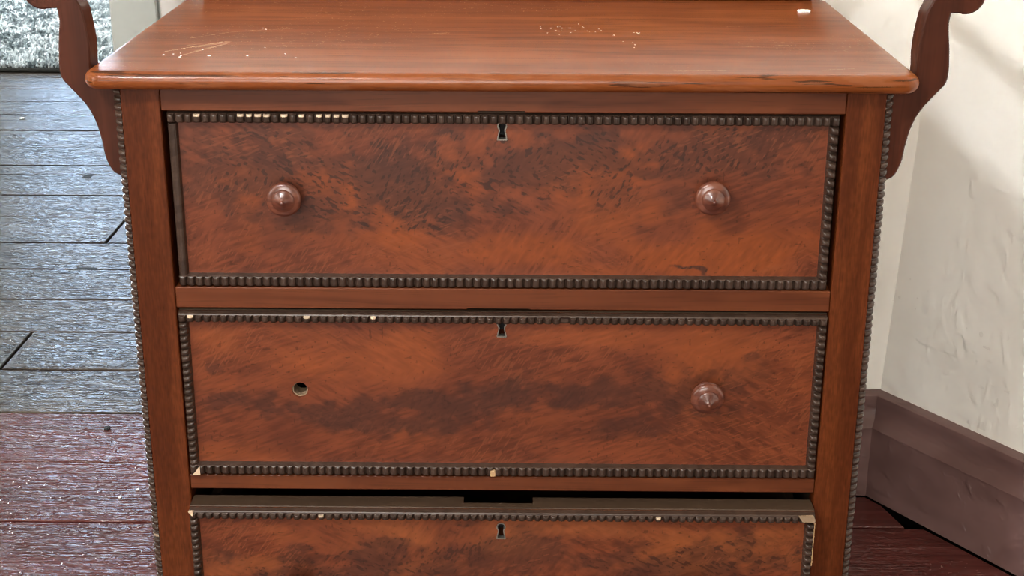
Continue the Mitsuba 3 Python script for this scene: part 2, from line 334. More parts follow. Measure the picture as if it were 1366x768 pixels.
struct('wall_parlour_near', cat(mbox(FX0 - 0.15, OPEN_L, WY + 0.141, WY + 0.16, 0, FCEIL), mbox(OPEN_R, FX1 + 0.15, WY + 0.141, WY + 0.16, 0, FCEIL), mbox(OPEN_L, OPEN_R, WY + 0.141, WY + 0.16, 2.3, FCEIL)), 'grey_wall')
win1 = (-3.15, -1.75, 0.25, 3.25)
struct('wall_parlour_back', cat(mbox(FX0 - .15, win1[0], FY1, FY1 + 0.15, 0, FCEIL), mbox(win1[1], FX1 + .15, FY1, FY1 + 0.15, 0, FCEIL),
                                mbox(win1[0], win1[1], FY1, FY1 + 0.15, 0, win1[2]), mbox(win1[0], win1[1], FY1, FY1 + 0.15, win1[3], FCEIL)), 'grey_wall')
def window(key, w, y, face, radiance, upper, sideways=False):
    """Sash window: frame, glazing bars, and glowing panes; also builds the added fill windows."""
    x0, x1, z0, z1 = w
    yb = y + 0.04 * face
    lo, hi = min(yb, yb + 0.05 * face), max(yb, yb + 0.05 * face)
    turn = np.array([[0, -1, 0, 0], [1, 0, 0, 0], [0, 0, 1, 0], [0, 0, 0, 1.0]]) if sideways else np.eye(4)     # built facing y, then swung to the side wall
    if sideways: turn = np.array([[0, 1, 0, 0], [-1, 0, 0, 0], [0, 0, 1, 0], [0, 0, 0, 1.0]])
    struct(key, cat(mbox(x0, x0 + 0.05, lo, hi, z0, z1, .004), mbox(x1 - 0.05, x1, lo, hi, z0, z1, .004), mbox(x0 + .05, x1 - .05, lo, hi, z0, z0 + 0.06, .004), mbox(x0 + .05, x1 - .05, lo, hi, z1 - 0.05, z1, .004),
                    mbox(x0 + .05, x1 - .05, lo, hi, (z0 + z1) / 2 - .02, (z0 + z1) / 2 + .02, .004), mbox((x0 + x1) / 2 - .015, (x0 + x1) / 2 + .015, lo, hi, z0 + .06, z1 - .05, .003)).apply_transform(turn), 'white_paint', smooth=30)
    yp = (lo + hi) / 2
    for zz0, zz1 in ((z0 + 0.06, (z0 + z1) / 2 - .02), ((z0 + z1) / 2 + .02, z1 - 0.05)):
        for xx0, xx1 in ((x0 + .05, (x0 + x1) / 2 - .015), ((x0 + x1) / 2 + .015, x1 - .05)):
            v = np.array([[xx0, yp, zz0], [xx1, yp, zz0], [xx1, yp, zz1], [xx0, yp, zz1]])
            f = np.array([[0, 1, 2], [0, 2, 3]]) if face > 0 else np.array([[0, 2, 1], [0, 3, 2]])
            k = numbered(key + '__pane')
            add(k, trimesh.Trimesh(v, f, process=False).apply_transform(turn), pr((0.5, 0.5, 0.5)), smooth=False, emitter={'type': 'area', 'radiance': {'type': 'rgb', 'value': list(upper if zz0 > z0 + 0.1 else radiance)}})
window('window_1', win1, FY1, 1, PARLOUR_LOW, PARLOUR_HIGH)
window('window_2', added_win2, FRONT, -1, FILL_FRONT, FILL_FRONT)  # unseen window, added as soft fill from behind the camera
window('window_4', added_win4, LEFT, -1, FILL_LEFT, FILL_LEFT, True)  # unseen window, added on the left wall for more fill
window('window_3', added_win3, FX0, -1, RUG_FILL, RUG_FILL, True)  # unseen window, added to brighten the rug

# floor: dark ground, boards laid one by one
sub = [np.array(c) for c in ((LEFT, FRONT), (WE[0] + .1, FRONT), (WE[0] + .1, WE[1] - .0), tuple(WC + [0, 0.14]), (LEFT, WY + 0.14))]
struct('floor', cat(up_plate(Polygon([tuple(c) for c in sub]), -0.09, -0.06), mbox(FX0, FX1, WY + 0.14, FY1, -0.09, -0.06)), 'under_floor')
NF = 0.842                                           # foot of the slanting skirting board, along WN
fc = np.array([(NF - 0.5655 * (WY - 0.030)) / 0.8247, WY - 0.030])
fe = fc + WD * 4.5
room = Polygon([(LEFT, FRONT), (fe[0], FRONT), tuple(fe), tuple(fc), (fc[0], WY - 0.03), (OPEN_R, WY - 0.03), (OPEN_R, WY + 0.161), (FX1, WY + 0.161), (FX1, FY1), (FX0, FY1), (FX0, WY + 0.161), (OPEN_L, WY + 0.161), (OPEN_L, WY), (LEFT, WY)])
rows = [0.471, 0.688, 0.898, 1.110, 1.324, 1.526, 1.741, 1.950, 2.177, 2.390, 2.606, 2.717, 2.939, 3.168, 3.393, 3.602, 3.820, 4.035]
while rows[-1] < FY1 - 0.1: rows.append(rows[-1] + 0.21)
rows[-1] = FY1
low = [0.471]
while low[-1] > FRONT + .1: low.append(low[-1] - 0.207)
low[-1] = FRONT
rows = sorted(low[1:]) + rows
joints = {(1.110, 1.324): [-1.062, 0.3], (1.950, 2.177): [-1.0695, -3.2], (0.471, 0.688): [-1.9], (2.939, 3.168): [-3.0], (0.688, 0.898): [-1.45]}
def board(poly, gap, bev, zt, dz):
    poly = poly.buffer(-gap / 2, join_style=2)
    if poly.is_empty or poly.area < 0.002: return None
    poly = poly.simplify(1e-5)
    a = np.array(poly.exterior.coords)[:-1]
    if not poly.exterior.is_ccw: a = a[::-1]
    c = np.array(poly.buffer(-bev, join_style=2).exterior.coords)[:-1]
    if len(c) != len(a): return up_plate(poly, -0.03, zt)
    if not Polygon(c).exterior.is_ccw: c = c[::-1]
    c = c[np.argmin([np.abs(np.roll(c, -s, 0) - a).sum() for s in range(len(c))]):].tolist() + c[:np.argmin([np.abs(np.roll(c, -s, 0) - a).sum() for s in range(len(c))])].tolist()
    c = np.array(c)
    cy = a[:, 1].mean()
    def ring(q, z): return np.column_stack([q, z + dz * np.sign(q[:, 1] - cy)])
    return loft([np.column_stack([a, np.full(len(a), -0.03)]), ring(a, zt - bev), ring(c, zt)])
for y0, y1 in zip(rows[:-1], rows[1:]):
    js = sorted(joints.get((y0, y1), []))
    if not js and y0 > FRONT: js = [float(rng.uniform(-4.5, -2.4))] if y0 > 0.7 else [float(rng.uniform(0.9, 2.2))]
    xs = [-9] + js + [9]
    for xa, xb in zip(xs[:-1], xs[1:]):
        piece = room.intersection(sbox(xa, y0, xb, y1))
        if (y0, y1) == (0.471, 0.688) and xb == 9:      # this board stops short of the slanting wall and leaves a black gap
            piece = piece.intersection(Polygon([(-9, y0), (0.668, y0), (0.634, 0.59), (0.634, y1), (-9, y1)]))
        for g in getattr(piece, 'geoms', [piece]):
            if g.is_empty or g.geom_type != 'Polygon': continue
            gap = float(rng.uniform(0.0035, 0.0080)) if y0 > .6 else 0.0036
            m = board(g, gap, 0.0016, float(rng.uniform(-0.0015, 0.0)), float(rng.uniform(-0.0008, 0.0008)))
            if m is None: continue
            add(numbered('floor__board'), m, 'red_floor' if y1 < 0.9 else 'brown_floor', smooth=False)

# skirting boards: flat face, sharp nose, hollow above
SK = [(0.0, 0.0015), (0.030, 0.0015), (0.030, 0.128), (0.0315, 0.131), (0.030, 0.134), (0.026, 0.137), (0.019, 0.144), (0.0145, 0.153), (0.0135, 0.163), (0.0155, 0.172), (0.0175, 0.178), (0.0165, 0.185), (0.012, 0.189), (0.0, 0.190)]
def skirting(key, p0, p1, nrm, m0, m1):
    """Runs from p0 to p1 against the wall; nrm points into the room; m0 and m1 shift the ends along the run per unit of thickness (mitres)."""
    d = (p1 - p0) / np.linalg.norm(p1 - p0); N = 40; rings = []
    for t in np.linspace(0, 1, N + 1):
        base = p0 + (p1 - p0) * t
        rings.append([[*(base + nrm * o + d * o * (m0 * (1 - t) + m1 * t)), z] for o, z in SK])
    return struct(key, loft(rings), 'skirting', smooth=40)
half = math.tan((math.pi - math.acos(-(WD @ np.array([-1.0, 0.0])) * -1)) / 2) if False else None
ang = math.acos(np.clip(WD @ np.array([1.0, 0.0]), -1, 1))       # turn of the wall at the corner
mt = math.tan(ang / 2)
skirting('baseboard_back', np.array([OPEN_R + 0.121, WY]), WC, np.array([0.0, -1.0]), 0.0, -mt)
skirting('baseboard_right', WC, WC + WD * 4.4, -WN, mt, 0.0)
# door casing on the left end of the back wall
x = OPEN_R
struct('trim_1', cat(mbox(x, x + 0.074, WY - 0.018, WY, 0.001, 2.3, 0.0025), mbox(x + .070, x + .082, WY - 0.006, WY, 0.001, 2.3)), 'casing_shaded', smooth=30)
struct('trim_2', cat(mbox(x + 0.0790, x + 0.120, WY - 0.018, WY, 0.001, 2.3, 0.002)), 'casing_edge', smooth=30)
struct('trim_3', cat(mbox(OPEN_L, OPEN_L + 0.02, WY, WY + 0.14, 0.001, 2.28, 0.002), mbox(OPEN_L - .08, OPEN_L, WY - .018, WY, 0.001, 2.3, 0.0025)), 'white_paint', smooth=30)

# rug in the far room
RX0, RX1, RY0, RY1 = -3.9, -1.15, 4.13, 6.6
add('shaggy_rug', cbox(RX0, RX1, RY0, RY1, 0.001, 0.014, 0.003), 'rug_edge', smooth=30, label='grey and white shaggy rug on the floorboards beyond the doorway', cat='rug')
def rug_pile():
    g = np.random.default_rng(5); vs, fs = [], []
    # dense where the doorway shows it, sparser beyond
    xs = np.concatenate([g.uniform(-3.0, -1.25, 46000), g.uniform(RX0 + .01, RX1 - .01, 12000)])
    ys = np.concatenate([RY0 + 0.008 + (6.2 - RY0) * g.random(46000), g.uniform(RY0 + .01, RY1 - .01, 12000)])
    k = len(xs); th = g.normal(0.0, 0.9, k) + np.where(g.random(k) < .5, 0, np.pi) + 0.8 * (meshkit.noise(np.stack([xs * 5, ys * 5, xs * 0], 1)) - .5)
    L = g.uniform(0.020, 0.042, k); w = g.uniform(0.0030, 0.0055, k); h = g.uniform(0.006, 0.030, k)
    dx, dy = np.cos(th), np.sin(th) * 0.6
    base = np.stack([xs, ys, np.full(k, 0.013)], 1)
    s = np.stack([-dy, dx, 0 * dx], 1) * w[:, None]
    mid = base + np.stack([dx * L * .45, dy * L * .45, h], 1); tip = base + np.stack([dx * L, dy * L, h * .75], 1)
    tip[:, 1] = np.maximum(tip[:, 1], RY0 - 0.006)
    v = np.stack([base - s, base + s, mid - s, mid + s, tip], 1).reshape(-1, 3)
    o = (np.arange(k) * 5)[:, None, None]
    f = (np.array([[0, 1, 3], [0, 3, 2], [2, 3, 4]])[None] + o).reshape(-1, 3)
    return trimesh.Trimesh(v, f, process=False)
add('shaggy_rug__pile', rug_pile(), 'rug_wool', smooth=False, kind='stuff', label='long grey and white wool pile')

# globe lamp that hangs from the ceiling
L = 'pendant_lamp'
labels[L] = {'label': 'white glass globe lamp hanging from the ceiling on a brass rod', 'category': 'lamp'}
g = trimesh.creation.icosphere(3, HANG_R); g.apply_translation(HANG_POS)
add(L + '__globe', g, pr((0.8, 0.8, 0.8)), smooth=True, emitter={'type': 'area', 'radiance': {'type': 'rgb', 'value': list(HANG_RAD)}})
hl = CEIL - HANG_POS[2] - HANG_R
r = trimesh.creation.cylinder(0.008, hl - 0.03, sections=16); r.apply_translation([HANG_POS[0], HANG_POS[1], CEIL - hl / 2 - 0.015])
add(L + '__rod', r, 'brass', smooth=40)
c = trimesh.creation.cylinder(0.06, 0.03, sections=32); c.apply_translation([HANG_POS[0], HANG_POS[1], CEIL - 0.0155])
add(L + '__canopy', c, 'brass', smooth=40)

# standing lamp left of the camera: weighted foot, pole, curved arm, glass globe
L = 'floor_lamp'
labels[L] = {'label': 'brass standing lamp with a curved arm and one small round bulb, left of the camera', 'category': 'lamp'}
def tube_mesh(pts, r, n=14):
    pts = np.asarray(pts, float); t = np.gradient(pts, axis=0); t /= np.linalg.norm(t, axis=1, keepdims=True)
    a = np.cross(t, [0, 1, 0.0]); a /= np.linalg.norm(a, axis=1, keepdims=True); b = np.cross(t, a); th = np.arange(n) * 2 * np.pi / n
    return loft([p + r * (np.cos(th)[:, None] * u + np.sin(th)[:, None] * v) for p, u, v in zip(pts, a, b)])
gx, gy, gz = LAMP_POS
g = trimesh.creation.icosphere(3, LAMP_R); g.apply_translation(LAMP_POS)
add(L + '__bulb', g, pr((0.8, 0.8, 0.8)), smooth=True, emitter={'type': 'area', 'radiance': {'type': 'rgb', 'value': list(LAMP_RAD)}})
add(L + '__pole', tube_mesh(smooth_curve([(gx - 0.75, gy, 0.03), (gx - 0.75, gy, 0.8), (gx - 0.75, gy, 1.5), (gx - 0.66, gy, 1.80), (gx - 0.40, gy, 1.93), (gx - 0.12, gy, 1.88), (gx, gy, gz + LAMP_R + 0.035)], 8), 0.010), 'brass', smooth=40)
c = trimesh.creation.cylinder(0.018, 0.045, sections=24); c.apply_translation([gx, gy, gz + LAMP_R + 0.018])
add(L + '__socket', c, 'brass', smooth=40)
c = trimesh.creation.cylinder(0.15, 0.03, sections=40); c.apply_translation([gx - 0.75, gy, 0.0155])
add(L + '__foot', c, 'brass', smooth=40)

# ------------------------------------------------------------------ the chest of drawers
C = 'chest_of_drawers'
labels[C] = {'label': 'old reddish-brown mahogany chest of drawers with beaded mouldings and scrolled side arms', 'category': 'chest of drawers'}
HW, XI = 0.45, 0.404                                   # half width; half width of the openings
R1, R2a, R2b, R3a, R3b = -0.0292, -0.2503, -0.2775, -0.5085, -0.5283
BOT = -0.760
def Z(v): return Z0 + v
# top: thick slab with a rounded edge and soft corners
def slab():
    x0, x1, y0, y1, z0, z1, r, R = -0.4868, 0.4836, -0.026, 0.548, 0.0, 0.0222, 0.0111, 0.021
    rings = []
    for th in np.linspace(-90, 90, 13):
        o = r * (1 - math.cos(math.radians(th))); z = (z0 + z1) / 2 + r * math.sin(math.radians(th)); pts = []
        for cx, cy, a0, rad in ((x1 - R, y0 + R, -90, R), (x1 - R, y1 - R, 0, R), (x0 + R, y1 - R, 90, R), (x0 + R, y0 + R, 180, R)):
            for a in np.radians(np.linspace(a0, a0 + 90, 9)):
                pts.append([cx + (rad - o) * math.cos(a), cy + (rad - o) * math.sin(a), Z(z)])
        rings.append(pts)
    m = loft(rings)
    n = len(rings[0])
    # long straight front edge gets extra points so that wear can dent it
    return m
add(C + '__top', slab(), 'wood_top', smooth=35)
for s in (-1, 1):
    add(numbered(C + '__stile'), cbox(*sorted((s * XI, s * HW)), 0.0, 0.03, 0.0, Z(-0.0003), 0.0012), 'wood_case')
    add(numbered(C + '__side_panel'), cbox(*sorted((s * (HW - 0.001), s * (HW - 0.018))), 0.031, 0.53, 0.10, Z(-0.0003), 0.001), 'wood_case')
    add(numbered(C + '__rear_leg'), cbox(*sorted((s * HW, s * (HW - 0.045))), 0.5305, 0.56, 0.0, Z(-0.0003), 0.001), 'wood_case')
    add(numbered(C + '__drawer_runner'), cbox(*sorted((s * (XI + .001), s * (XI + 0.026))), 0.032, 0.528, 0.10, Z(-0.02), 0.001), 'dark_wood')
add(C + '__back_board', cbox(-HW + .046, HW - .046, 0.531, 0.541, 0.08, Z(-0.0003)), 'drawer_wood')
def rail(z0, z1, notch):
    m = mbox(-XI + .0004, XI - .0004, 0.0015, 0.05, Z(z0), Z(z1), 0.0012)
    if notch: m = m - mcube(notch[0], notch[1], -0.01, 0.02, Z(z0) - 0.01, Z(z0) + notch[2])
    return tm(m)
add(C + '__rail', rail(R1, -0.0003, (-0.030, 0.026, 0.0022)), 'wood_rail')
add(C + '__rail_001', rail(R2b, R2a, (-0.044, 0.034, 0.0018)), 'wood_rail')
add(C + '__rail_002', rail(R3b, R3a, None), 'wood_rail')
add(C + '__rail_003', rail(BOT - 0.03, BOT, None), 'wood_rail')
add(C + '__bottom_board', cbox(-XI + .002, XI - .002, 0.051, 0.529, Z(BOT - 0.02), Z(BOT - 0.008)), 'drawer_wood')

# ribbed half-round strips down both front corners
DARK, PALE = np.array([0.029, 0.0170, 0.0122]), np.array([0.50, 0.38, 0.27])
def corner_strip(s, sd):
    g = np.random.default_rng(sd); R, pitch, top, bot = 0.0088, 0.0093, -0.0012, -0.835
    nb = int((top - bot) / pitch); per, na = 8, 9
    k = nb * per + 1; zz = np.linspace(bot, top, k); u = np.arange(k) / per
    fr = u % 1; size = 1 + 0.12 * (g.random(nb + 1) - .5); tone = 0.7 + 0.6 * g.random(nb + 1)
    rib = np.sqrt(np.maximum(0, 1 - np.abs(2 * fr - 1) ** 2.2))
    rr = (0.0046 + 0.0056 * rib * size[np.minimum(u.astype(int), nb)])
    rr[0] = rr[-1] = 0.001
    phi = np.radians(np.linspace(-90, 90, na))
    V = np.zeros((k, na, 3)); col = np.zeros((k, na, 3))
    twist = 0.0016 * np.sin(phi)
    for j, p in enumerate(phi):                          # p = -90 faces forward, 0 outward, 90 backward
        V[:, j, 0] = s * (HW + rr * math.cos(p)); V[:, j, 1] = 0.0098 + rr * math.sin(p); V[:, j, 2] = Z(zz) + twist[j]
    b = np.minimum(u.astype(int), nb)
    col[:] = (DARK * np.array([1.05, .95, .92]))[None, None] * tone[b][:, None, None]
    worn = (g.random(nb + 1) < 0.012)[b] & (np.abs(fr - .5) < .25)
    for j in (0, 1, 2): col[worn, j] = PALE * .55
    idx = np.arange(k * na).reshape(k, na)
    a, b2, c2, d2 = idx[:-1, :-1], idx[1:, :-1], idx[1:, 1:], idx[:-1, 1:]
    f = np.vstack([np.stack([a, b2, c2], -1).reshape(-1, 3), np.stack([a, c2, d2], -1).reshape(-1, 3)])
    if s > 0: f = f[:, ::-1]
    return trimesh.Trimesh(V.reshape(-1, 3), f, process=False), col.reshape(-1, 3)
for s, sd in ((-1, 41), (1, 42)):
    m, col = corner_strip(s, sd)
    add(numbered(C + '__corner_moulding'), m, 'moulding_paint', smooth=True, color=col, label='dark ribbed half-round strip down the front corner')

# scrolled arms with a towel rail between front and rear
outer = [(-0.5266, 0.0885), (-0.5207, 0.0875), (-0.5192, 0.080), (-0.5190, 0.0705), (-0.5212, 0.055), (-0.5232, 0.040), (-0.5247, 0.016), (-0.5220, 0.004), (-0.5151, -0.0047), (-0.4968, -0.0272), (-0.4871, -0.0482), (-0.4818, -0.073), (-0.4795, -0.0916), (-0.4728, -0.1075), (-0.4645, -0.1135)]
inner = [(-0.4872, 0.0222), (-0.4861, 0.040), (-0.4868, 0.0545), (-0.4885, 0.070), (-0.4912, 0.086), (-0.4965, 0.0985), (-0.5060, 0.116), (-0.5200, 0.1275), (-0.5366, 0.1305)]
def arc(cx, cz, r, a0, a1, n): return [(cx + r * math.cos(math.radians(a)), cz + r * math.sin(math.radians(a))) for a in np.linspace(a0, a1, n)]
scroll = arc(-0.5366, 0.1075, 0.0215, 92, 288, 22)
def arm_poly(s):
    o = smooth_curve(outer[1:], 6); i = smooth_curve(inner, 6)
    pts = list(map(tuple, i)) + scroll[1:] + list(map(tuple, o)) + [(-0.4592, -0.1135), (-0.4592, -0.0004), (-0.4872, -0.0004)]
    p = Polygon(pts).buffer(0)
    p = max(getattr(p, 'geoms', [p]), key=lambda q: q.area).simplify(0.0002)
    if s > 0: p = Polygon([(-x_, z_) for x_, z_ in p.exterior.coords])
    return Polygon([(x_ + (0.0035 if s > 0 else 0) * 0, Z(z_)) for x_, z_ in p.exterior.coords])
for s in (-1, 1):
    add(numbered(C + '__arm'), front_plate(arm_poly(s), 0.0195, 0.0525, 0.0018), 'wood_arm', smooth=35, label='flat S-shaped scrolled arm beside the top')
def splash():
    """Low back piece whose ends flare out and carry the rear of the towel rails."""
    half_ = smooth_curve([(0.455, 0.0226), (0.462, 0.040), (0.478, 0.060), (0.497, 0.075), (0.515, 0.0835)], 6)
    hook = arc(0.5366, 0.1075, 0.0215, 240, 450, 20)
    ridge = smooth_curve([(0.5366, 0.129), (0.50, 0.127), (0.46, 0.122), (0.36, 0.126), (0.22, 0.140), (0.0, 0.146)], 6)
    right = list(map(tuple, half_)) + hook + list(map(tuple, ridge[1:]))
    p = Polygon(right + [(-x_, z_) for x_, z_ in right[::-1][1:]]).buffer(0)
    p = max(getattr(p, 'geoms', [p]), key=lambda q: q.area)
    return Polygon([(x_, Z(z_)) for x_, z_ in p.exterior.coords])
add(C + '__splashback', front_plate(splash(), 0.520, 0.540, 0.0018), 'wood_rail', smooth=35)
for s in (-1, 1):
    m = trimesh.creation.cylinder(0.011, 0.467, sections=24)
    m.apply_transform(trimesh.transformations.rotation_matrix(math.pi / 2, [1, 0, 0])); m.apply_translation([s * 0.5366, 0.286, Z(0.108)])
    add(numbered(C + '__towel_rail'), m, 'wood_arm', smooth=40)

# drawers
def strip(length, w, d, pitch, sd, ribs=1.0, fillet=0.25, slant=0.0, chip_glint=lambda u: 0.0, plain=False, power=3.0, tone_c=DARK, floor_=0.48, fil_h=0.70):
    """Carved moulding: (s along, t across from its lower/left edge, h outward), with vertex colours."""
    g = np.random.default_rng(sd); nb = max(3, int(round(length / pitch))); per, nt = 14, 15
    k = nb * per + 1; s = np.linspace(0, length, k); t = np.linspace(0, 1, nt)
    S, Tt = np.meshgrid(s, t, indexing='ij')
    wob = 0.18 * (g.random(nb + 2) - .5)
    u = S / length * nb; bi = np.clip(u.astype(int), 0, nb - 1)
    ph = u + slant * (Tt - .5) + 0.0
    fr = ph % 1; bi = np.clip(np.floor(ph).astype(int), 0, nb - 1)
    fr = np.clip(0.5 + (fr - .5) / (1 + wob[bi]), 0, 1)
    c_ = np.abs(2 * fr - 1)                              # 0 in the middle of a rib, 1 in the groove
    rib = np.where(c_ < 0.70, np.sqrt(np.maximum(0, 1 - (c_ / 0.74) ** 2 * 0.55)), 0.0)
    rib = np.where(c_ >= 0.70, np.clip((0.86 - c_) / 0.16, 0, 1) * 0.70, rib)
    prof = np.maximum(0, 1 - np.abs(2 * Tt - 1) ** power) ** (1 / power)
    size = 1 + 0.12 * (g.random(nb) - .5)
    gone = g.random(nb) < (0.0 if plain else 0.010)
    if plain:
        h = d * prof * (0.9 + 0.08 * meshkit.fbm(np.stack([S * 90, Tt * 3, S * 0], -1), 3))
    else:
        level = floor_ + (1 - floor_) * rib * size[bi] * ribs
        level = np.where(gone[bi], floor_ + .08, level)
        if fillet > 0: level = np.where(Tt > 1 - fillet, fil_h, level)
        h = d * prof * level
    h[0] = h[-1] = 0
    tone = 0.72 + 0.56 * g.random(nb)
    col = tone_c[None, None] * tone[bi][..., None] * (0.9 + 0.3 * meshkit.noise(np.stack([S * 700, Tt * 9, S * 0 + sd], -1)))[..., None]
    if fillet > 0:
        fm = (Tt > 1 - fillet)
        col = np.where(fm[..., None], tone_c * 1.25 * (0.8 + .4 * meshkit.noise(np.stack([S * 160, Tt * 3, S * 0], -1)))[..., None], col)
    pc = np.array([chip_glint((b + .5) / nb) for b in range(nb)])
    ck = g.random(nb) < pc
    zone = ck[bi] & (np.abs(fr - .5) < .36) & (Tt > 1 - fillet - .16) & (Tt < 1 - fillet + .02)
    col = np.where(zone[..., None], PALE * (0.75 + .35 * g.random(nb))[bi][..., None], col)  # pale rib tops: glints painted into the colour along with chipped wood
    idx = np.arange(k * nt).reshape(k, nt)
    a, b, c_, e = idx[:-1, :-1], idx[1:, :-1], idx[1:, 1:], idx[:-1, 1:]
    f = np.vstack([np.stack([a, b, c_], -1).reshape(-1, 3), np.stack([a, c_, e], -1).reshape(-1, 3)])
    return S, (Tt * w), h, f, col.reshape(-1, 3)
def place(kind, x0, z0, yb, st):
    """Lays a strip along +x (kind 'h', t upward) or along +z (kind 'v', t to the right) on the plane y = yb."""
    S, Tt, h, f, col = st
    if kind == 'h': V = np.stack([x0 + S, yb - h, z0 + Tt], -1)
    else:
        V = np.stack([x0 + Tt, yb - h, z0 + S], -1); f = f[:, ::-1]
    return trimesh.Trimesh(V.reshape(-1, 3), f, process=False), col
def keyhole(r, waist, foot, low):
    p = unary_union([Point(0, 0.0058).buffer(r, 16), Polygon([(-waist, 0.004), (waist, 0.004), (waist, -0.001), (foot, low), (-foot, low), (-waist, -0.001)])])
    return p.buffer(0.0012).buffer(-0.0024).buffer(0.0012).simplify(0.00008)
KEY_OUT, KEY_IN = keyhole(0.0060, 0.0042, 0.0066, -0.0118), keyhole(0.0045, 0.0027, 0.0049, -0.0102)
from shapely import affinity
def knob_mesh(x, z, yb, tilt=0.0, roll=0.0, ln=1.0):
    P = [(0.0085, 0.004), (0.0088, -0.002), (0.0088, -0.010 * ln), (0.0115, -0.0135 * ln), (0.0168, -0.0158 * ln), (0.0196, -0.0180 * ln), (0.0200, -0.0196 * ln), (0.0193, -0.0208 * ln), (0.0186, -0.0212 * ln),
         (0.0203, -0.0222 * ln), (0.0210, -0.0240 * ln), (0.0206, -0.0256 * ln), (0.0192, -0.0272 * ln), (0.0172, -0.0283 * ln), (0.0145, -0.0290 * ln), (0.0136, -0.0292 * ln), (0.0136, -0.0304 * ln), (0.0129, -0.0316 * ln), (0.0106, -0.0333 * ln), (0.0074, -0.0351 * ln), (0.0048, -0.0370 * ln), (0.0034, -0.0386 * ln),
         (0.0028, -0.0390 * ln), (0.0029, -0.0402 * ln), (0.0022, -0.0416 * ln), (0.0009, -0.0421 * ln)]
    m = lathe(P, 44)
    m.apply_transform(trimesh.transformations.rotation_matrix(tilt, [1, 0, 0])); m.apply_transform(trimesh.transformations.rotation_matrix(roll, [0, 0, 1]))
    m.apply_translation([x, yb, z]); return m

def drawer(zt, zb, yd, hw, veneer_key, seeds, knobs, keyz, hole=None, plain_left=False, chip_glints=None, label=None, thick=0.026, pitch_v=0.0100, lockslot=False, dd=0.0115, keyx=-0.001, fil=0.30):
    D = numbered(C + '__drawer')
    w, yp = 0.0127, yd + dd
    zt, zb = Z(zt), Z(zb)
    yb = yp + thick
    # box behind the front
    add(D, cat(mbox(-hw + .012, -hw + .024, yb, 0.50, zb + .006, zt - .02), mbox(hw - .024, hw - .012, yb, 0.50, zb + .006, zt - .02), mbox(-hw + .024, hw - .024, 0.488, 0.50, zb + .006, zt - .02), mbox(-hw + .024, hw - .024, yb, 0.488, zb + .008, zb + .014)), 'drawer_wood', smooth=False, label=label)
    outl = sbox(-hw, zb, hw, zt)
    holes = [affinity.translate(KEY_OUT.buffer(-.0004), keyx, Z(keyz))]
    if hole: holes.append(Point(hole[0], Z(hole[1])).buffer(0.0103, 3))
    face = outl
    for h_ in holes: face = face.difference(h_)
    m = front_plate(face, yp, yb)
    if lockslot: 
        mm = Manifold(mi_mesh(m)); mm = mm - mcube(-0.050, 0.040, yp + 0.013, yb + 0.01, zt - 0.012, zt + 0.01); m = tm(mm)
    # edge of the drawer front: dark solid wood lipping above the veneer
    add(D + '__front', m, veneer_key, smooth=False)
    lip = mbox(-hw, hw, yp + .0002, yb - .0004, zt, zt + 0.0020, 0.0008)
    if lockslot: lip = lip - mcube(-0.050, 0.040, yp + 0.013, yb + 0.01, zt - .01, zt + .01)
    add(D + '__top_edge', tm(lip), 'drawer_wood', smooth=False)
    add(D + '__escutcheon', front_plate(affinity.translate(KEY_OUT.difference(KEY_IN), keyx, Z(keyz)), yp - 0.0007, yp + 0.008), 'old_metal', smooth=30, label='thin metal rim of the keyhole')
    add(D + '__lock', cbox(-.035, .033, yb - .012 if False else yb + .0005, yb + .010, Z(keyz) - .03, Z(keyz) + .012, .001), 'black_bit', smooth=False)
    L_ = 2 * hw
    cf = chip_glints or (lambda u: 0.0)
    st = strip(L_, w, dd, 0.0103, seeds[0], fillet=fil, chip_glint=cf, power=4.5, fil_h=0.72)
    m, col = place('h', -hw, zt - w, yp + 1e-4, st); add(numbered(D + '__moulding'), m, 'moulding_paint', smooth=True, color=col, label='dark beaded moulding along the top edge')
    st = strip(L_, 0.0150, dd, 0.0103, seeds[1], fillet=0.17, power=4.5, fil_h=0.95, floor_=0.58, chip_glint=lambda u: 0.008)
    m, col = place('h', -hw, zb, yp + 1e-4, st); add(numbered(D + '__moulding'), m, 'moulding_paint', smooth=True, color=col, label='dark ribbed moulding along the bottom edge')
    H_ = zt - zb - 2 * w
    st = strip(H_, w * .92, dd * .8 if plain_left else dd, pitch_v, seeds[2], fillet=0, plain=plain_left, slant=-0.25, tone_c=DARK * (1.0 if plain_left else 1))
    m, col = place('v', -hw, zb + w, yp + 1e-4, st); add(numbered(D + '__moulding'), m, 'moulding_paint', smooth=True, color=col, label='smooth worn strip down the left edge' if plain_left else 'dark ribbed moulding down the left edge')
    st = strip(H_, w * .92, dd, pitch_v * 1.05, seeds[3], fillet=0, slant=0.25)
    m, col = place('v', hw - w * .92, zb + w, yp + 1e-4, st); add(numbered(D + '__moulding'), m, 'moulding_paint', smooth=True, color=col, label='dark ribbed moulding down the right edge')
    for kx, kz, tilt, roll, ln in knobs:
        add(numbered(D + '__knob'), knob_mesh(kx, Z(kz), yp, tilt, roll, ln), 'knob_wood', smooth=35, label='turned wooden knob with a pointed boss')
    if hole:
        tube = front_plate(Point(hole[0], Z(hole[1])).buffer(0.0102, 8).difference(Point(hole[0], Z(hole[1])).buffer(0.0088, 8)), yp + 0.003, yb)
        add(D + '__knob_hole', tube, 'old_bare_wood', smooth=30, label='empty hole with a bare wood rim where a knob is missing')
    return D, yp, zt, zb
def mi_mesh(m):
    import manifold3d
    m = trimesh.Trimesh(m.vertices, m.faces, process=True); m.merge_vertices()
    return manifold3d.Mesh(np.asarray(m.vertices, np.float32), np.asarray(m.faces, np.uint32))

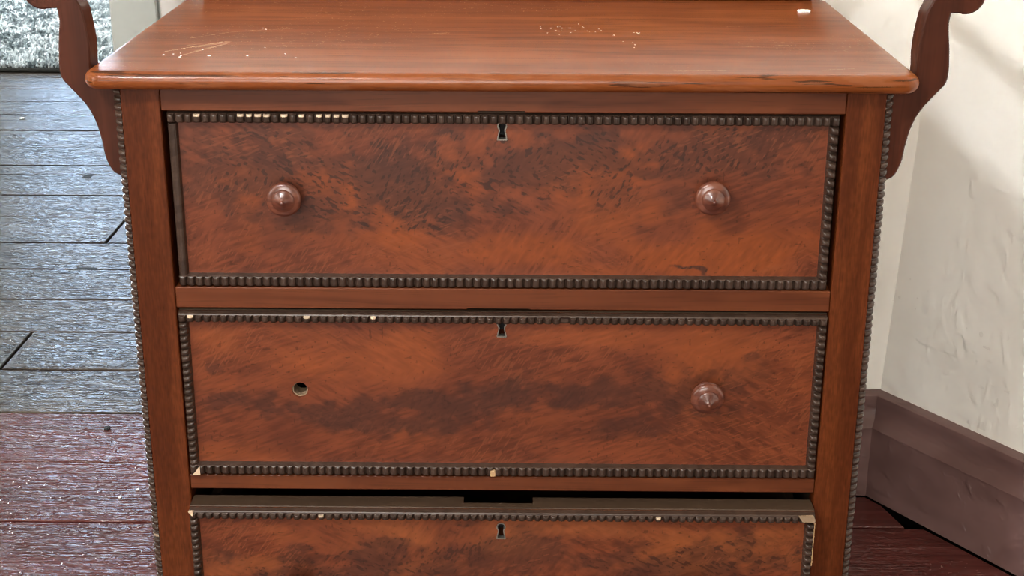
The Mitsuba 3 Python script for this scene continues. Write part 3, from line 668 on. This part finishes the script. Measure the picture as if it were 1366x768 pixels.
drawer(-0.0318, -0.2497, 0.0, 0.3985, 'veneer_top', (1, 2, 3, 4), [(-0.2615, -0.1335, 0, 0.0, 1.0), (0.2505, -0.1285, 0, 0.0, 1.05)], -0.0535, plain_left=True,
       chip_glints=lambda u: 0.34 * (u < .30) + 0.01, label='top drawer with a smooth worn strip at its left and two knobs', pitch_v=0.0103, fil=0.14)
D2, yp2, zt2, zb2 = drawer(-0.2832, -0.5065, -0.004, 0.4025, 'veneer_middle', (5, 6, 7, 8), [(0.2560, -0.3835, 0.10, 0.02, 1.12)], -0.3045, hole=(-0.2565, -0.3900),
       chip_glints=lambda u: 0.16 * (u < .45) + 0.02, label='middle drawer with one knob and an empty knob hole at its left', pitch_v=0.0092)
drawer(-0.5445, -0.7560, -0.030, 0.4020, 'veneer_low', (9, 10, 11, 12), [(-0.2640, -0.6535, 0, 0, 1.0), (0.2510, -0.6550, 0, 0, 1.0)], -0.5760,
       chip_glints=lambda u: 0.03, label='bottom drawer, pulled out a little below a dark gap', pitch_v=0.0094, lockslot=True, thick=0.030, fil=0.42)
# bare wood where a rib of the middle drawer's bottom moulding has broken off, and broken corners
add(D2 + '__bare_patch', cbox(-0.0150, -0.0085, yp2 - 0.0122, yp2 - 0.004, zb2 + .0012, zb2 + 0.0098, 0.0006), 'tan_wood', smooth=False, label='pale bare wood where one rib has broken off')

D3 = C + '__drawer_002'
yp3 = -0.030 + 0.0115
def wedge(pts, y0, y1): return front_plate(Polygon(pts), y0, y1)
q = zb2
add(D2 + '__bare_corner', wedge([(-0.3985, q + .0006), (-0.3885, q + .0006), (-0.3885, q + .0125)], yp2 - 0.0118, yp2 - .002), 'bare_wood', smooth=False, label='pale bare wood at the broken lower left corner of the moulding')
q = Z(-0.5445)
add(D3 + '__bare_corner', wedge([(-0.4016, q - .0010), (-0.3950, q - .0010), (-0.3965, q - .0075)], yp3 - 0.0120, yp3 - .002), 'bare_wood', smooth=False, label='pale bare wood at the broken upper left corner of the moulding')
add(D3 + '__bare_corner_001', wedge([(0.3800, q - .0016), (0.3990, q - .0010), (0.4014, q - .0060), (0.4010, q - .0100), (0.3850, q - .0090)], yp3 - 0.0118, yp3 - .002), 'old_bare_wood', smooth=False, label='worn pale upper right corner of the moulding')
add(D3 + '__bare_edge', cbox(0.4012, 0.4024, yp3 - 0.0085, yp3 - .001, q - 0.075, q - 0.012, 0.0003), 'tan_wood', smooth=False, label='thin line of bare wood along the right edge')

# ------------------------------------------------------------------ small loose things
def chip_mesh(x, y, z, lx, ly, h, sd, rot=0.0):
    g = np.random.default_rng(sd); n = 9
    a = np.sort(np.linspace(0, 2 * np.pi, n, endpoint=False) + g.uniform(-.25, .25, n)); r = 1 + .3 * (g.random(n) - .5)
    bx, by = np.cos(a) * r * lx, np.sin(a) * r * ly
    cx, cy = bx * math.cos(rot) - by * math.sin(rot), bx * math.sin(rot) + by * math.cos(rot)
    lo = np.stack([x + cx * .9, y + cy * .9, np.full(n, z)], 1); mid = np.stack([x + cx, y + cy, z + h * (.45 + .3 * g.random(n))], 1); hi = np.stack([x + cx * .6, y + cy * .6, z + h * (.75 + .4 * g.random(n))], 1)
    return loft([lo, mid, hi])
ZT = Z(0.0223)
add('paint_flake', chip_mesh(0.4265, 0.424, ZT, 0.0105, 0.0065, 0.0035, 3, 0.15), 'flake_white', smooth=False, label='white paint flake lying near the right rear of the chest top', cat='paint flake')
add('paint_flake_001', chip_mesh(-1.735, 3.333, 0.0, 0.009, 0.012, 0.004, 4), 'flake_white', smooth=False, label='white paint fleck on the brown floorboards near the rug', cat='paint flake')
add('paint_flake_002', chip_mesh(-0.667, 0.555, 0.0, 0.0030, 0.0042, 0.002, 5), 'flake_white', smooth=False, label='white paint fleck on the red floorboards, left of the pair beside the chest', cat='paint flake')
add('paint_flake_003', chip_mesh(-0.643, 0.583, 0.0, 0.0030, 0.0042, 0.002, 6), 'flake_white', smooth=False, label='white paint fleck on the red floorboards, nearer the chest of the pair', cat='paint flake')
add('dark_crumb', chip_mesh(-0.763, 0.829, 0.0, 0.0065, 0.0085, 0.003, 7), 'black_bit', smooth=False, label='small dark crumb on the red floorboard beside the chest', cat='crumb')
add('floor__nail_hole', cbox(-1.309, -1.283, 2.570, 2.612, -0.001, 0.0006), 'black_bit', smooth=False, label='square black hole in a floorboard')
add('floor__slot', cbox(-1.086, -1.035, 1.738, 1.752, -0.001, 0.0006), 'black_bit', smooth=False, label='dark worn slot at a board edge')
def crumbs(spots, sd):
    g = np.random.default_rng(sd); out = []
    for x, y, sx, sy, n, r in spots:
        for _ in range(n):
            q = r * g.uniform(.5, 1.4)
            out.append(chip_mesh(x + g.normal() * sx, y + g.normal() * sy, ZT, q, q * g.uniform(.8, 1.6), q * .7, int(g.integers(1e6)), g.uniform(0, 3)))
    return trimesh.util.concatenate(out)
add('dust_crumbs', crumbs([(0.085, 0.265, 0.022, 0.018, 18, .0008), (0.06, 0.27, 0.012, 0.01, 6, .0010), (0.176, 0.245, 0.006, 0.007, 5, .0011), (0.15, 0.20, 0.05, 0.03, 6, .0008)], 8), 'crumb_tan', smooth=False,
    label='pale dust and crumbs scattered over the middle of the chest top', cat='crumbs', kind='stuff')
add('dust_crumbs_001', crumbs([(-0.395, 0.072, 0.016, 0.006, 6, .0009), (-0.30, 0.095, 0.05, 0.03, 5, .0010), (-0.318, 0.255, 0.004, 0.004, 2, .0009)], 9), 'flake_white', smooth=False,
    label='white specks around the scuffs at the left of the chest top', cat='crumbs', kind='stuff')
